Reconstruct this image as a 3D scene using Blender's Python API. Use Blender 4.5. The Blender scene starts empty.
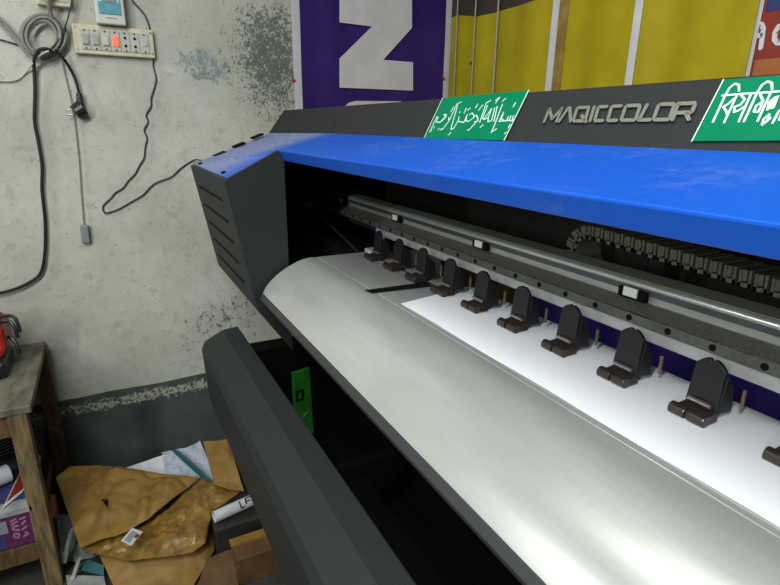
import bpy, bmesh, math, random
from mathutils import Vector, Matrix, noise
random.seed(7)
sc = bpy.context.scene
col = sc.collection
H = 1.36                                   # camera height above the floor
# ------------------------------------------------------------------ camera
F, CX, CY = 525.0, 390.0, 292.5
a = Vector((97-CX, 123-CY, F)).normalized()
vx = 365.0
t_ = -((97-CX)*(vx-CX)+F*F)/(123-CY)
dn = Vector((vx-CX, t_, F)).normalized()
yy = a.cross(dn)
if yy.x < 0: yy = -yy
AX = (-a, yy, -dn)                         # world X, Y, Z in camera (right, down, forward) axes
cam = bpy.data.cameras.new('camera'); cam_o = bpy.data.objects.new('camera', cam); col.objects.link(cam_o)
cam.sensor_width = 36; cam.lens = F/780*36; cam.clip_start = .01
m = Matrix.Identity(4)
for i in range(3):
    m[i][0] = AX[i].x; m[i][1] = -AX[i].y; m[i][2] = -AX[i].z; m[i][3] = (0, 0, H)[i]
cam_o.matrix_world = m
sc.camera = cam_o
# ------------------------------------------------------------------ world, lights, exposure
w = bpy.data.worlds.new('world'); sc.world = w; w.use_nodes = True
w.node_tree.nodes['Background'].inputs[0].default_value = (.90, 1, .93, 1)
w.node_tree.nodes['Background'].inputs[1].default_value = .05
def area(name, loc, target, sx, sy, power, colr):
    l = bpy.data.lights.new(name, 'AREA'); l.shape = 'RECTANGLE'; l.size = sx; l.size_y = sy
    l.energy = power; l.color = colr
    o = bpy.data.objects.new(name, l); col.objects.link(o)
    o.location = (loc[0], loc[1], loc[2]+H)
    d = Vector(target)-Vector(loc)
    o.rotation_euler = d.to_track_quat('-Z', 'X').to_euler()
    return o
area('tube_lamp_front', (.70, -1.80, .66), (-.3, .6, -.3), 1.2, .08, 38, (.95, 1, .97))
area('tube_lamp_left', (-1.40, -1.80, .68), (-.8, .6, -.3), 1.3, .08, 12, (.95, 1, .97))
area('tube_lamp_overhead', (.38, -.80, 1.40), (.1, .3, -.3), 1.2, .07, 56, (.95, 1, .97))
area('tube_lamp_ceiling', (-.70, .0, 1.42), (-.5, .2, -.3), 1.0, .06, 7, (.97, 1, .93))
sc.view_settings.view_transform = 'Standard'; sc.view_settings.look = 'None'
sc.view_settings.gamma = 1; sc.view_settings.use_curve_mapping = False
sc.view_settings.exposure = 0.15
# ------------------------------------------------------------------ helpers
def ray(u, v):
    c = Vector((u-CX, v-CY, F)); return Vector([A.dot(c) for A in AX])
def at(u, v, ax, val):                     # photo pixel -> point (camera-relative) on the plane axis=val
    r = ray(u, v); return r*(val/r[ax])
def onp(u, v, p0, n):
    r = ray(u, v); n = Vector(n); return r*(Vector(p0).dot(n)/r.dot(n))
def tag(o, label=None, cat=None, group=None, kind=None):
    for k, v in (('label', label), ('category', cat), ('group', group), ('kind', kind)):
        if v: o[k] = v
    return o
class MB:
    """collects shapes in camera-relative metres; build() links them as ONE mesh object"""
    def __init__(s): s.bm = bmesh.new()
    def hexa(s, P):
        v = [s.bm.verts.new(p) for p in P]
        for f in ((0,1,2,3),(7,6,5,4),(0,4,5,1),(1,5,6,2),(2,6,7,3),(3,7,4,0)): s.bm.faces.new([v[i] for i in f])
        return s
    def box(s, x0, x1, y0, y1, z0, z1):
        return s.hexa([(x0,y0,z0),(x1,y0,z0),(x1,y1,z0),(x0,y1,z0),(x0,y0,z1),(x1,y0,z1),(x1,y1,z1),(x0,y1,z1)])
    def obox(s, c, X, Y, Z, hx, hy, hz):
        c = Vector(c); X = Vector(X).normalized()*hx; Y = Vector(Y).normalized()*hy; Z = Vector(Z).normalized()*hz
        return s.hexa([c-X-Y-Z, c+X-Y-Z, c+X+Y-Z, c-X+Y-Z, c-X-Y+Z, c+X-Y+Z, c+X+Y+Z, c-X+Y+Z])
    def loops(s, A, B):
        va = [s.bm.verts.new(p) for p in A]; vb = [s.bm.verts.new(p) for p in B]; n = len(va)
        s.bm.faces.new(va); s.bm.faces.new(vb[::-1])
        for i in range(n): s.bm.faces.new((va[i], vb[i], vb[(i+1) % n], va[(i+1) % n]))
        return s
    def prism(s, prof, x0, x1):            # (y,z) outline swept along X
        return s.loops([(x0, y, z) for y, z in prof], [(x1, y, z) for y, z in prof])
    def slab(s, pts, off):                 # planar outline given a thickness vector
        off = Vector(off); return s.loops(pts, [Vector(p)+off for p in pts])
    def cyl(s, p0, p1, r, n=14, r1=None):
        p0 = Vector(p0); p1 = Vector(p1); d = (p1-p0).normalized()
        u = d.orthogonal().normalized(); v = d.cross(u); r1 = r if r1 is None else r1
        c = [(math.cos(2*math.pi*k/n), math.sin(2*math.pi*k/n)) for k in range(n)]
        return s.loops([p0+(u*x+v*y)*r for x, y in c], [p1+(u*x+v*y)*r1 for x, y in c])
    def tube(s, pts, r, n=8, sub=6):
        P = [Vector(p) for p in pts]
        if sub > 1:
            Q = []
            for i in range(len(P)-1):
                p0 = P[max(i-1, 0)]; p1 = P[i]; p2 = P[i+1]; p3 = P[min(i+2, len(P)-1)]
                for k in range(sub):
                    t = k/sub
                    Q.append(.5*((2*p1)+(p2-p0)*t+(2*p0-5*p1+4*p2-p3)*t*t+(3*p1-p0-3*p2+p3)*t*t*t))
            Q.append(P[-1]); P = Q
        u = None; prev = None; first = None
        for i, p in enumerate(P):
            d = (P[min(i+1, len(P)-1)]-P[max(i-1, 0)])
            d = d.normalized() if d.length > 1e-9 else Vector((1, 0, 0))
            u = d.orthogonal().normalized() if u is None else (u-d*u.dot(d)).normalized()
            v = d.cross(u)
            ring = [s.bm.verts.new(p+(u*math.cos(2*math.pi*k/n)+v*math.sin(2*math.pi*k/n))*r) for k in range(n)]
            if prev:
                for k in range(n): s.bm.faces.new((prev[k], prev[(k+1) % n], ring[(k+1) % n], ring[k]))
            else: first = ring
            prev = ring
        s.bm.faces.new(first[::-1]); s.bm.faces.new(prev)
        return s
    def strokes(s, lines, wd, nrm, th=.0008):   # raised flat lettering
        nrm = Vector(nrm).normalized()
        for L in lines:
            L = [Vector(p) for p in L]
            for p, q in zip(L, L[1:]):
                d = q-p
                if d.length < 1e-7: continue
                side = nrm.cross(d.normalized())*wd/2
                s.slab([p-side, q-side, q+side, p+side], nrm*th)
            for p in L:
                u = nrm.orthogonal().normalized(); v = nrm.cross(u)
                s.slab([p+(u*math.cos(k*math.pi/4)+v*math.sin(k*math.pi/4))*wd/2 for k in range(8)], nrm*(th*.97))
        return s
    def grid(s, fn, nu, nv):
        V = [[s.bm.verts.new(fn(i/nu, j/nv)) for j in range(nv+1)] for i in range(nu+1)]
        for i in range(nu):
            for j in range(nv): s.bm.faces.new((V[i][j], V[i+1][j], V[i+1][j+1], V[i][j+1]))
        return s
    def build(s, name, mat, parent=None, bevel=0, smooth=False, solid=0, base=None):
        bm = s.bm
        bmesh.ops.recalc_face_normals(bm, faces=bm.faces)
        vs = [v.co for v in bm.verts]
        lo = Vector([min(v[i] for v in vs) for i in range(3)]); hi = Vector([max(v[i] for v in vs) for i in range(3)])
        c = Vector(base) if base else Vector(((lo.x+hi.x)/2, (lo.y+hi.y)/2, lo.z))
        for v in bm.verts: v.co -= c
        me = bpy.data.meshes.new(name); bm.to_mesh(me); bm.free()
        me.materials.append(mat)
        if smooth:
            for p in me.polygons: p.use_smooth = True
            if hasattr(me, 'set_sharp_from_angle'): me.set_sharp_from_angle(angle=math.radians(40))
        o = bpy.data.objects.new(name, me); col.objects.link(o)
        W = c+Vector((0, 0, H))
        o['_w'] = tuple(W)
        if parent is not None:
            o.parent = parent; o.location = W-Vector(parent['_w'])
        else: o.location = W
        if solid:
            md = o.modifiers.new('thickness', 'SOLIDIFY'); md.thickness = solid; md.offset = 0
        if solid and smooth:
            md = o.modifiers.new('crisp_rim', 'EDGE_SPLIT'); md.split_angle = math.radians(50)
        if bevel:
            md = o.modifiers.new('bevel', 'BEVEL'); md.width = bevel; md.segments = 2; md.limit_method = 'ANGLE'; md.angle_limit = math.radians(35)
            md.harden_normals = False
        return o
def empty(name, loc, label=None, cat=None, group=None):
    o = bpy.data.objects.new(name, None); col.objects.link(o); W = Vector(loc)+Vector((0, 0, H)); o.location = W
    o.empty_display_size = .05; o['_w'] = tuple(W); return tag(o, label, cat, group)
def copy_part(o, parent, off):             # a part and its sub-parts
    c = o.copy(); col.objects.link(c); c.parent = parent; c.location = o.location+Vector(off)
    for ch in o.children:
        d = ch.copy(); col.objects.link(d); d.parent = c
    return c
# ------------------------------------------------------------------ materials
class NT:
    def __init__(s, name):
        s.m = bpy.data.materials.new(name); s.m.use_nodes = True; s.n = s.m.node_tree.nodes; s.l = s.m.node_tree.links
        s.b = s.n['Principled BSDF']; s.geo = s.n.new('ShaderNodeNewGeometry')
    def set(s, sock, v):
        if hasattr(v, 'is_linked'): s.l.new(v, sock)
        elif isinstance(v, (tuple, list)) and len(v) == 3 and sock.type == 'RGBA': sock.default_value = (*v, 1)
        else: sock.default_value = v
    def math(s, op, x, y=0., clamp=False):
        n = s.n.new('ShaderNodeMath'); n.operation = op; n.use_clamp = clamp; s.set(n.inputs[0], x); s.set(n.inputs[1], y); return n.outputs[0]
    def noise(s, scale, detail=4, rough=.55, vec=None, stretch=None):
        n = s.n.new('ShaderNodeTexNoise'); n.inputs['Scale'].default_value = scale; n.inputs['Detail'].default_value = detail; n.inputs['Roughness'].default_value = rough
        v = vec or s.geo.outputs['Position']
        if stretch:
            mp = s.n.new('ShaderNodeMapping'); mp.inputs['Scale'].default_value = stretch; s.l.new(v, mp.inputs[0]); v = mp.outputs[0]
        s.l.new(v, n.inputs['Vector']); return n.outputs[0]
    def ramp(s, x, lo, hi):
        n = s.n.new('ShaderNodeMapRange'); n.interpolation_type = 'SMOOTHSTEP'; s.set(n.inputs[0], x); n.inputs[1].default_value = lo; n.inputs[2].default_value = hi; return n.outputs[0]
    def mix(s, f, A, B):
        n = s.n.new('ShaderNodeMix'); n.data_type = 'RGBA'; s.set(n.inputs[0], f); s.set(n.inputs[6], A); s.set(n.inputs[7], B); return n.outputs[2]
    def dist(s, p, sc_=(1, 1, 1)):
        n = s.n.new('ShaderNodeVectorMath'); n.operation = 'SUBTRACT'; s.l.new(s.geo.outputs['Position'], n.inputs[0]); n.inputs[1].default_value = (p[0], p[1], p[2]+H)
        k = s.n.new('ShaderNodeVectorMath'); k.operation = 'MULTIPLY'; s.l.new(n.outputs[0], k.inputs[0]); k.inputs[1].default_value = sc_
        g = s.n.new('ShaderNodeVectorMath'); g.operation = 'LENGTH'; s.l.new(k.outputs[0], g.inputs[0]); return g.outputs['Value']
    def xyz(s):
        n = s.n.new('ShaderNodeSeparateXYZ'); s.l.new(s.geo.outputs['Position'], n.inputs[0]); return n.outputs
    def bump(s, h, strength=.3, d=.01):
        n = s.n.new('ShaderNodeBump'); n.inputs['Strength'].default_value = strength; n.inputs['Distance'].default_value = d; s.l.new(h, n.inputs['Height']); s.l.new(n.outputs[0], s.b.inputs['Normal'])
    def done(s, colr, rough, metal=0., spec=.5, coat=0.):
        s.set(s.b.inputs['Base Color'], colr); s.set(s.b.inputs['Roughness'], rough); s.b.inputs['Metallic'].default_value = metal
        s.b.inputs['Specular IOR Level'].default_value = spec; s.b.inputs['Coat Weight'].default_value = coat; s.b.inputs['Coat Roughness'].default_value = .08
        return s.m
def mat(name, c, rough=.5, metal=0., var=.25, scale=25, bump=0., spec=.5, coat=0., stretch=None):
    t = NT(name); n = t.noise(scale, 5, .6, stretch=stretch)
    d = tuple(x*(1-var) for x in c); l = tuple(min(1, x*(1+var*.6)) for x in c)
    colr = t.mix(t.ramp(n, .3, .7), d, l)
    if bump: t.bump(n, bump, .004)
    return t.done(colr, rough, metal, spec, coat)
M = {}
M['black_plastic'] = mat('black_plastic', (.028,.029,.029), .5, var=.12, scale=300)
M['band'] = mat('charcoal_sheet', (.024,.0255,.025), .6, var=.15, scale=400, spec=.12)
M['cap_grey'] = mat('textured_grey_paint', (.017,.0195,.0195), .6, var=.25, scale=500, bump=.1, spec=.3)
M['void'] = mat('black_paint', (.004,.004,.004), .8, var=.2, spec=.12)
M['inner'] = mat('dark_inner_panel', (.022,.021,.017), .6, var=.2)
M['clamp'] = mat('clamp_plastic', (.009,.009,.010), .45, var=.2, scale=200, spec=.35)
M['foot'] = mat('clamp_foot_plastic', (.028,.020,.018), .28, var=.2, scale=200)
M['copper'] = mat('copper_pin', (.30,.22,.16), .4, .6)
M['steel'] = mat('steel', (.5,.48,.45), .35, .9)
M['rail'] = mat('rail_aluminium', (.62,.63,.60), .26, .6, var=.06, scale=120, stretch=(.2,1,1))
M['rail_top'] = mat('rail_top_lit_tone', (.30,.29,.235), .5, .1, var=.08, scale=90, stretch=(.2,1,1))  # lit tone of the rail top is put into this colour
M['rail_dark'] = mat('rail_face_shade_tone', (.13,.145,.16), .3, .6, var=.1, scale=60, stretch=(.1,1,1))  # dark reflection on the rail face is put into this colour
M['rail_grey'] = mat('rail_ledge', (.14,.135,.115), .6, .2, var=.3, scale=200)
M['rail_strip'] = mat('rail_strip', (.115,.11,.10), .5, .4, var=.2, scale=150)
M['rail_face'] = mat('rail_lower_face', (.40,.40,.41), .55, .2, var=.08, scale=80)
M['white_plastic'] = mat('white_plastic', (.75,.75,.74), .4, var=.05)
M['chain'] = mat('chain_plastic', (.17,.16,.125), .5, var=.5, scale=400)
M['paper'] = mat('white_paper', (.86,.865,.92), .55, var=.02, scale=8)
M['green'] = mat('green_sticker', (.0,.15,.066), .5, var=.06, scale=20, spec=.10)
M['green_edge'] = mat('sticker_white_edge', (.55,.62,.52), .5, var=.1)
M['white_ink'] = mat('white_lettering', (.56,.70,.62), .5, var=.05)
M['logo'] = mat('champagne_lettering', (.21,.195,.16), .45, .3, var=.1, scale=300)
M['purple'] = mat('purple_vinyl', (.026,.010,.115), .45, var=.15, scale=6, spec=.3)
M['banner_white'] = mat('banner_white', (.50,.48,.50), .45, var=.08, scale=10)
M['yellow'] = mat('yellow_vinyl', (.31,.245,.004), .5, var=.12, scale=7, spec=.25)
M['printed_purple'] = mat('printed_purple', (.15,.09,.72), .5, var=.15, scale=6)
M['yellow_dim'] = mat('ochre_print', (.22,.14,.03), .45, var=.3)
M['red_vinyl'] = mat('red_vinyl', (.19,.014,.006), .5, var=.15, scale=8)
M['blue_vinyl'] = mat('navy_vinyl', (.015,.02,.12), .42, var=.1)
M['orange_vinyl'] = mat('orange_vinyl', (.30,.09,.02), .42, var=.1)
M['cord_white'] = mat('white_strap', (.27,.26,.20), .6, var=.15, scale=40)
M['cream'] = mat('cream_plastic', (.58,.54,.38), .45, var=.12, scale=60)
M['switch_grey'] = mat('switch_plastic', (.46,.45,.41), .4, var=.12, scale=150)
M['switch_dirty'] = mat('soiled_rocker', (.33,.30,.26), .45, var=.25, scale=200)
M['meter_white'] = mat('meter_plastic', (.55,.55,.50), .4, var=.06)
M['meter_blue'] = mat('meter_blue_window', (.12,.34,.42), .15, var=.15, scale=60, coat=.6)
M['meter_glint'] = mat('meter_pale_window', (.42,.58,.66), .15, coat=.6)
M['cable_grey'] = mat('grey_cable', (.23,.23,.20), .5, var=.15, scale=60)
M['cable_white'] = mat('white_cable', (.50,.49,.44), .5, var=.1)
M['cable_black'] = mat('black_cable', (.012,.012,.012), .4, var=.2)
M['plug_grey'] = mat('grey_plug', (.22,.23,.25), .45, var=.1)
M['wood'] = mat('worn_wood', (.17,.115,.05), .7, var=.55, scale=14, bump=.4, stretch=(5,5,.7))
M['wood_dark'] = mat('dark_wood', (.10,.055,.022), .7, var=.5, scale=14, bump=.4, stretch=(5,5,.7))
M['wood_top'] = mat('stained_table_top', (.125,.12,.085), .6, var=.5, scale=9, bump=.3, stretch=(1,3,1))
M['red_plastic'] = mat('red_plastic', (.35,.018,.014), .4, var=.15)
M['kraft'] = mat('kraft_paper', (.22,.12,.020), .62, var=.22, scale=9, bump=.15)
M['kraft_shiny'] = mat('kraft_glossy_lining', (.20,.108,.021), .28, var=.35, scale=30, bump=.5)
M['kraft_dark'] = mat('brown_cardboard', (.10,.05,.016), .7, var=.3, scale=12)
M['cloth'] = mat('pale_blue_grey_cloth', (.36,.39,.46), .8, var=.2, scale=14)
M['teal'] = mat('teal', (.006,.08,.085), .6, var=.15)
M['plastic_bag'] = mat('grey_plastic_film', (.16,.18,.165), .3, var=.4, scale=16, bump=.5)
M['card_purple'] = mat('purple_print', (.10,.018,.08), .45, var=.15)
M['card_blue'] = mat('blue_print', (.035,.04,.13), .45, var=.3, scale=10)
M['card_white'] = mat('white_card', (.48,.48,.50), .5, var=.1)
M['dim_white'] = mat('shaded_white_card', (.27,.28,.27), .55, var=.25, scale=30)  # white card darkened; shade of the dim corner is in the colour
M['pink_ink'] = mat('pink_lettering', (.32,.18,.26), .5, var=.1)
M['orange'] = mat('orange_plastic', (.42,.12,.03), .45, var=.15)
M['packet_green'] = mat('green_packet', (.02,.19,.018), .5, var=.25)
M['dark_bin'] = mat('black_mottled_box', (.018,.018,.016), .6, var=.6, scale=14)
def emissive(name, c, e):
    t = NT(name); t.b.inputs['Emission Color'].default_value = (*c, 1); t.b.inputs['Emission Strength'].default_value = e
    return t.done(c, .4)
M['neon'] = emissive('lit_red_rocker', (.9,.10,.03), .9)
# blue glossy paint, scratched and dusty; wall reflection painted in at the left
t = NT('blue_paint'); n1 = t.noise(7, 4); n2 = t.noise(60, 6, .7)
sx = t.xyz()
dust_and_reflection = t.math('MULTIPLY', t.ramp(n1, .47, .7), t.ramp(n2, .42, .62))
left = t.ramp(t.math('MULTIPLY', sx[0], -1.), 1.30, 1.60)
dust_and_reflection = t.math('MAXIMUM', t.math('MULTIPLY', dust_and_reflection, .12), t.math('MULTIPLY', left, t.math('MULTIPLY_ADD', t.ramp(n2, .35, .65), .75)))
c = t.mix(dust_and_reflection, (.002,.076,.47), (.24,.27,.44))
M['blue'] = t.done(c, t.math('MULTIPLY_ADD', t.ramp(n2, .3, .8), .15), .0, .35)
M['blue'].node_tree.nodes['Principled BSDF'].inputs['Roughness'].default_value = .3
# platen: worn satin aluminium
t = NT('platen_metal'); n1 = t.noise(5, 5, .6, stretch=(.6,2.5,2.5)); n2 = t.noise(220, 3, .6, stretch=(.05,1,1))
c = t.mix(t.ramp(n1, .3, .7), (.47,.47,.455), (.56,.56,.54)); c = t.mix(t.math('MULTIPLY', t.ramp(n2, .35, .7), .25), c, (.42,.42,.40))
t.bump(n2, .04, .002)
M['platen'] = t.done(c, t.math('ADD', t.math('MULTIPLY', n1, .12), .25), .5)
# white distempered wall with dirt, ink spatter and mould
t = NT('white_wall'); n1 = t.noise(3.2, 6, .65); n2 = t.noise(28, 5, .7); n3 = t.math('ADD', t.math('MULTIPLY', t.noise(34, 8, .85), .6), t.math('MULTIPLY', t.noise(120, 3, .7), .4)); n4 = t.noise(36, 8, .85); n5 = t.noise(110, 2, .5)
c = t.mix(t.ramp(n1, .3, .72), (.41,.405,.345), (.545,.54,.47))
c = t.mix(t.math('MULTIPLY', t.ramp(n2, .52, .75), .6), c, (.30,.30,.24))
n6 = t.noise(13, 6, .75); c = t.mix(t.math('MULTIPLY', t.ramp(n6, .54, .72), .5), c, (.27,.265,.20))
c = t.mix(t.math('MULTIPLY', t.ramp(n5, .66, .72), .7), c, (.13,.13,.11))
mold = t.math('SUBTRACT', 1., t.ramp(t.dist((-2.1, .62, .24), (0, 1, .8)), .0, .42))
c = t.mix(t.math('MULTIPLY', mold, .5), c, (.23,.235,.175))
sp = t.ramp(t.math('ADD', t.math('MULTIPLY', n3, .75), t.math('MULTIPLY', mold, .21)), .525, .565)
c = t.mix(t.math('MULTIPLY', sp, .85), c, (.055,.065,.055))
blue = t.math('SUBTRACT', 1., t.ramp(t.dist((-2.1, .36, .20), (0, .9, 1.3)), .03, .17))
sp2 = t.ramp(t.math('ADD', t.math('MULTIPLY', n4, .8), t.math('MULTIPLY', blue, .2)), .565, .60)
c = t.mix(t.math('MULTIPLY', sp2, .65), c, (.07,.13,.19))
pk = t.math('SUBTRACT', 1., t.ramp(t.dist((-2.1, .165, .045)), .006, .02))
c = t.mix(t.math('MULTIPLY', pk, .35), c, (.5,.2,.2))
ink = t.math('SUBTRACT', 1., t.ramp(t.dist((-2.1, .36, -.80), (0, 1, 1.2)), .02, .45))
sp3 = t.ramp(t.math('ADD', t.math('MULTIPLY', n4, .8), t.math('MULTIPLY', ink, .15)), .575, .59)
c = t.mix(t.math('MULTIPLY', sp3, .9), c, (.035,.035,.03))
t.bump(n2, .25, .006)
M['wall'] = t.done(c, .85)
# dado: dark slate cement paint, peeling along its upper edge
t = NT('dado_paint'); n1 = t.noise(75, 5, .75); n2 = t.noise(5, 5, .6); z = t.xyz()[2]
edge = t.math('SUBTRACT', 1., t.ramp(t.math('ABSOLUTE', t.math('SUBTRACT', z, H-1.028)), .006, .045))
pe = t.ramp(t.math('ADD', t.math('ADD', t.math('MULTIPLY', n1, .6), t.math('MULTIPLY', t.noise(14, 3, .6), .22)), t.math('MULTIPLY', edge, .14)), .515, .55)
c = t.mix(t.ramp(n2, .3, .7), (.035,.045,.042), (.07,.085,.078)); c = t.mix(pe, c, (.36,.36,.29))
t.bump(n1, .3, .005)
M['dado'] = t.done(c, .7)
M['back_wall'] = mat('brown_wall', (.030,.020,.015), .8, var=.3, scale=5)
M['floor'] = mat('dark_floor', (.035,.03,.025), .8, var=.4, scale=6)
# ------------------------------------------------------------------ the setting
XL, YB = -2.1, 1.41
def struct(o): return tag(o, kind='structure')
struct(MB().box(-2.2, 2.0, -1.9, 1.5, -H-.1, -H).build('floor', M['floor']))
struct(MB().box(-2.2, XL, -1.9, 1.5, -H, 1.5).build('wall_left', M['wall']))
struct(MB().box(XL, 2.0, YB, 1.5, -H, 1.5).build('wall_back', M['back_wall']))
def dado_fn():
    mb = MB(); n = 60; A = []; B = []
    for i in range(n+1):
        y = -1.9+(YB+1.9)*i/n; zt = -.985+.012*noise.noise((y*6, 1, 2))
        A.append((y, zt))
    prof = [(-1.9, -H)]+A+[(YB, -H)]
    prof = [(-1.9, -H)]+A+[(YB, -H)]
    mb.loops([(XL, y, z) for y, z in prof], [(XL+.006, y, z) for y, z in prof])
    return mb
struct(dado_fn().build('trim_1', M['dado']))
# ------------------------------------------------------------------ the printer
XR = 1.0
P = empty('wide_format_printer', (-.3, .7, -H), 'wide roll printer with glossy blue hood, silver platen and grey end housing', 'printer')
X1 = -1.32
# hood: blue skin
hp = [(.388,-.0575),(.56,-.018),(.575,-.022),(.41,-.066),(.415,-.084),(.402,-.084)]
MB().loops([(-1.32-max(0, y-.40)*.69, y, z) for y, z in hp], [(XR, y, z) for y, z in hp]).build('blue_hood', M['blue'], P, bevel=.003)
# left part of the hood that runs down onto the end housing
mb = MB()
A = [(-1.86,.262,-.1225),(X1-.012,.262,-.1225),(X1,.391,-.0680),(X1,.390,-.0600),(-1.43,.56,-.0185),(-2.0,.56,-.026)]
va = [mb.bm.verts.new(p) for p in A]; vb = [mb.bm.verts.new(Vector(p)-Vector((0,-.002,.012))) for p in A]
mb.bm.faces.new((va[0],va[1],va[2],va[3])); mb.bm.faces.new((va[0],va[3],va[4])); mb.bm.faces.new((va[0],va[4],va[5]))
mb.bm.faces.new((vb[3],vb[2],vb[1],vb[0])); mb.bm.faces.new((vb[4],vb[3],vb[0])); mb.bm.faces.new((vb[5],vb[4],vb[0]))
for i in range(6): mb.bm.faces.new((va[i], vb[i], vb[(i+1) % 6], va[(i+1) % 6]))
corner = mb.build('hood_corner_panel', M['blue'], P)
for k in range(3):
    y0 = .33+.072*k; z0 = -.134+(y0-.27)*.4
    MB().obox((-1.87-.13*(y0-.25)/.35+.02, y0+.02, z0+.016), (1,0,0), (0,1,.4), (0,-.4,1), .022, .020, .003).build('top_slot', M['void'], corner)
# fascia band
B0 = Vector((0, .56, -.018)); B1 = Vector((0, .60, .058)); BN = Vector((0, -(B1.z-B0.z), B1.y-B0.y)).normalized()
MB().loops([(-2.02,.56,-.027),(-1.95,.60,.053),(-1.95,.98,.08),(-2.02,.98,-.018)],
           [(XR,.56,-.018),(XR,.60,.058),(XR,.98,.085),(XR,.98,-.018)]).build('fascia_band', M['band'], P, bevel=.003)
fascia = P.children[-1] if P.children else None
fascia = [o for o in P.children if o.name.startswith('fascia')][0]
MB().strokes([[onp(335,118,B0,BN)+BN*.0002, onp(329,137,B0,BN)+BN*.0002]], .0018, BN, .0004).build('seam', M['cap_grey'], fascia)
def bp(u, v): return onp(u, v, B0, BN)+BN*.0006
def bq(u, v): return onp(u, v, B0, BN)+BN*.0016
# raised lettering on the band: strokes in local letter space, slanted
def letters():
    mb = MB()
    G = {'M':[[(0,0),(.30,1),(.44,.2),(.98,1),(.68,0)]],'A':[[(0,0),(.72,1),(.86,1),(.92,0)]],
         'Q':[[(.70,0),(.06,0),(0,.12),(.20,.9),(.28,1),(.92,1),(.72,.1)],[(.50,.4),(.74,-.06)]],
         'C':[[(.78,1),(.28,1),(.20,.9),(.0,.1),(.06,0),(.50,0)]],
         'O':[[(.28,1),(.90,1),(.95,.85),(.74,.08),(.66,0),(.06,0),(0,.12),(.20,.9),(.28,1)]],
         'I':[[(.0,0),(1.0,1)]],'L':[[(.72,1),(.0,0),(1.0,0)]],
         'R':[[(.0,0),(.25,1),(1.0,1),(1.02,.85),(.92,.5),(.85,.42),(.2,.42)],[(.62,.42),(.75,0)]]}
    spans = [('M',543.5,564),('A',558.5,573.5),('Q',573,592),('I',589.5,596),('C',594.5,612),('C',607.5,626.5),('O',621,642.5),('L',638.5,652),('O',653.5,677),('R',672,696)]
    def yt(u): return 109.5+(u-548)*(103.8-109.5)/(694-548)
    def yb(u): return 122.0+(u-548)*(119.8-122.0)/(694-548)
    for ch, u0, u1 in spans:
        L = []
        for ln in G[ch]:
            q = []
            for x, y in ln:
                u = u0+1.2+(u1-u0-2.4)*x
                q.append(bp(u, yb(u)+(yt(u)-yb(u))*y))
            L.append(q)
        mb.strokes(L, .0046, BN, .0012)
    return mb
tag(letters().build('lettering', M['logo'], fascia), 'raised champagne coloured slanted lettering')
# green stickers
def sticker(corners, label):
    o = MB().slab([onp(*c, B0, BN)+BN*.0002 for c in corners], BN*.0010).build('green_sticker', M['green'], P)
    return tag(o, label)
s1 = sticker([(424.5,138.3),(443,98.4),(529.2,90.6),(504.6,140.6)], 'green sticker with white Arabic script')
for ea, eb in (((424.5,138.3),(443,98.4)),((529.2,90.6),(504.6,140.6))): MB().strokes([[bp(*ea), bp(*eb)]], .0018, BN, .0008).build('sticker_edge', M['green_edge'], s1)
def za(*pts): return [bq(425+x/13.0, 95+y/13.0) for x, y in pts]
def zb(*pts): return [bq(475+x/11.7, 90+y/11.7) for x, y in pts]
ar = [za((75,485),(95,440),(128,365),(170,290),(180,300),(150,355),(205,365)), za((95,465),(70,490)), za((135,415),(120,440)),
      za((205,365),(290,260),(250,265),(290,280),(270,310),(225,350),(180,365)), za((180,460),(195,440)), za((215,455),(250,440)),
      za((320,300),(320,350),(280,400),(240,450),(215,462)), za((345,225),(385,160)), za((330,330),(425,125),(480,100)), za((345,455),(435,135)), za((345,455),(385,440),(440,345)),
      za((315,525),(345,495)), za((455,240),(465,225)), za((440,350),(455,290)), za((440,350),(515,365),(560,260),(540,345),(580,350)), za((520,240),(545,180)), za((565,205),(600,180)),
      za((580,350),(655,290),(625,240),(590,265)), za((700,300),(690,345),(640,400),(590,455),(560,465)), za((670,175),(695,125)),
      zb((0,380),(45,370),(30,300),(10,310)), zb((15,215),(40,170)), zb((50,245),(100,185)), zb((65,385),(140,160),(195,130)), zb((95,345),(155,190)),
      zb((110,355),(165,330),(205,225),(150,300),(110,345)), zb((165,330),(160,380),(205,365)), zb((205,365),(240,215)), zb((230,375),(270,200)),
      zb((250,160),(300,95)), zb((250,130),(285,100)), zb((330,140),(370,105)), zb((200,505),(245,400),(330,175)), zb((215,490),(260,465)), zb((70,445),(105,415)),
      zb((290,375),(345,265),(320,345),(360,375)), zb((300,375),(330,370),(380,365),(400,320)), zb((380,370),(410,360),(430,310)), zb((410,370),(440,365),(462,310)), zb((440,370),(460,355)),
      zb((455,205),(485,155)), zb((400,450),(420,410)), zb((355,520),(378,500))]
MB().strokes(ar, .0018, BN, .0006).build('arabic_script', M['white_ink'], s1)
s2 = sticker([(692.3,141.6),(724.0,80.2),(960,62),(935,140)], 'green sticker with white Bengali script')
MB().strokes([[bp(692.3,141.6), bp(724.0,80.2)]], .0013, BN, .0008).build('sticker_edge', M['green_edge'], s2)
def zc(*pts): return [bq(710+x/10.64, 75+y/10.64) for x, y in pts]
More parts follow.
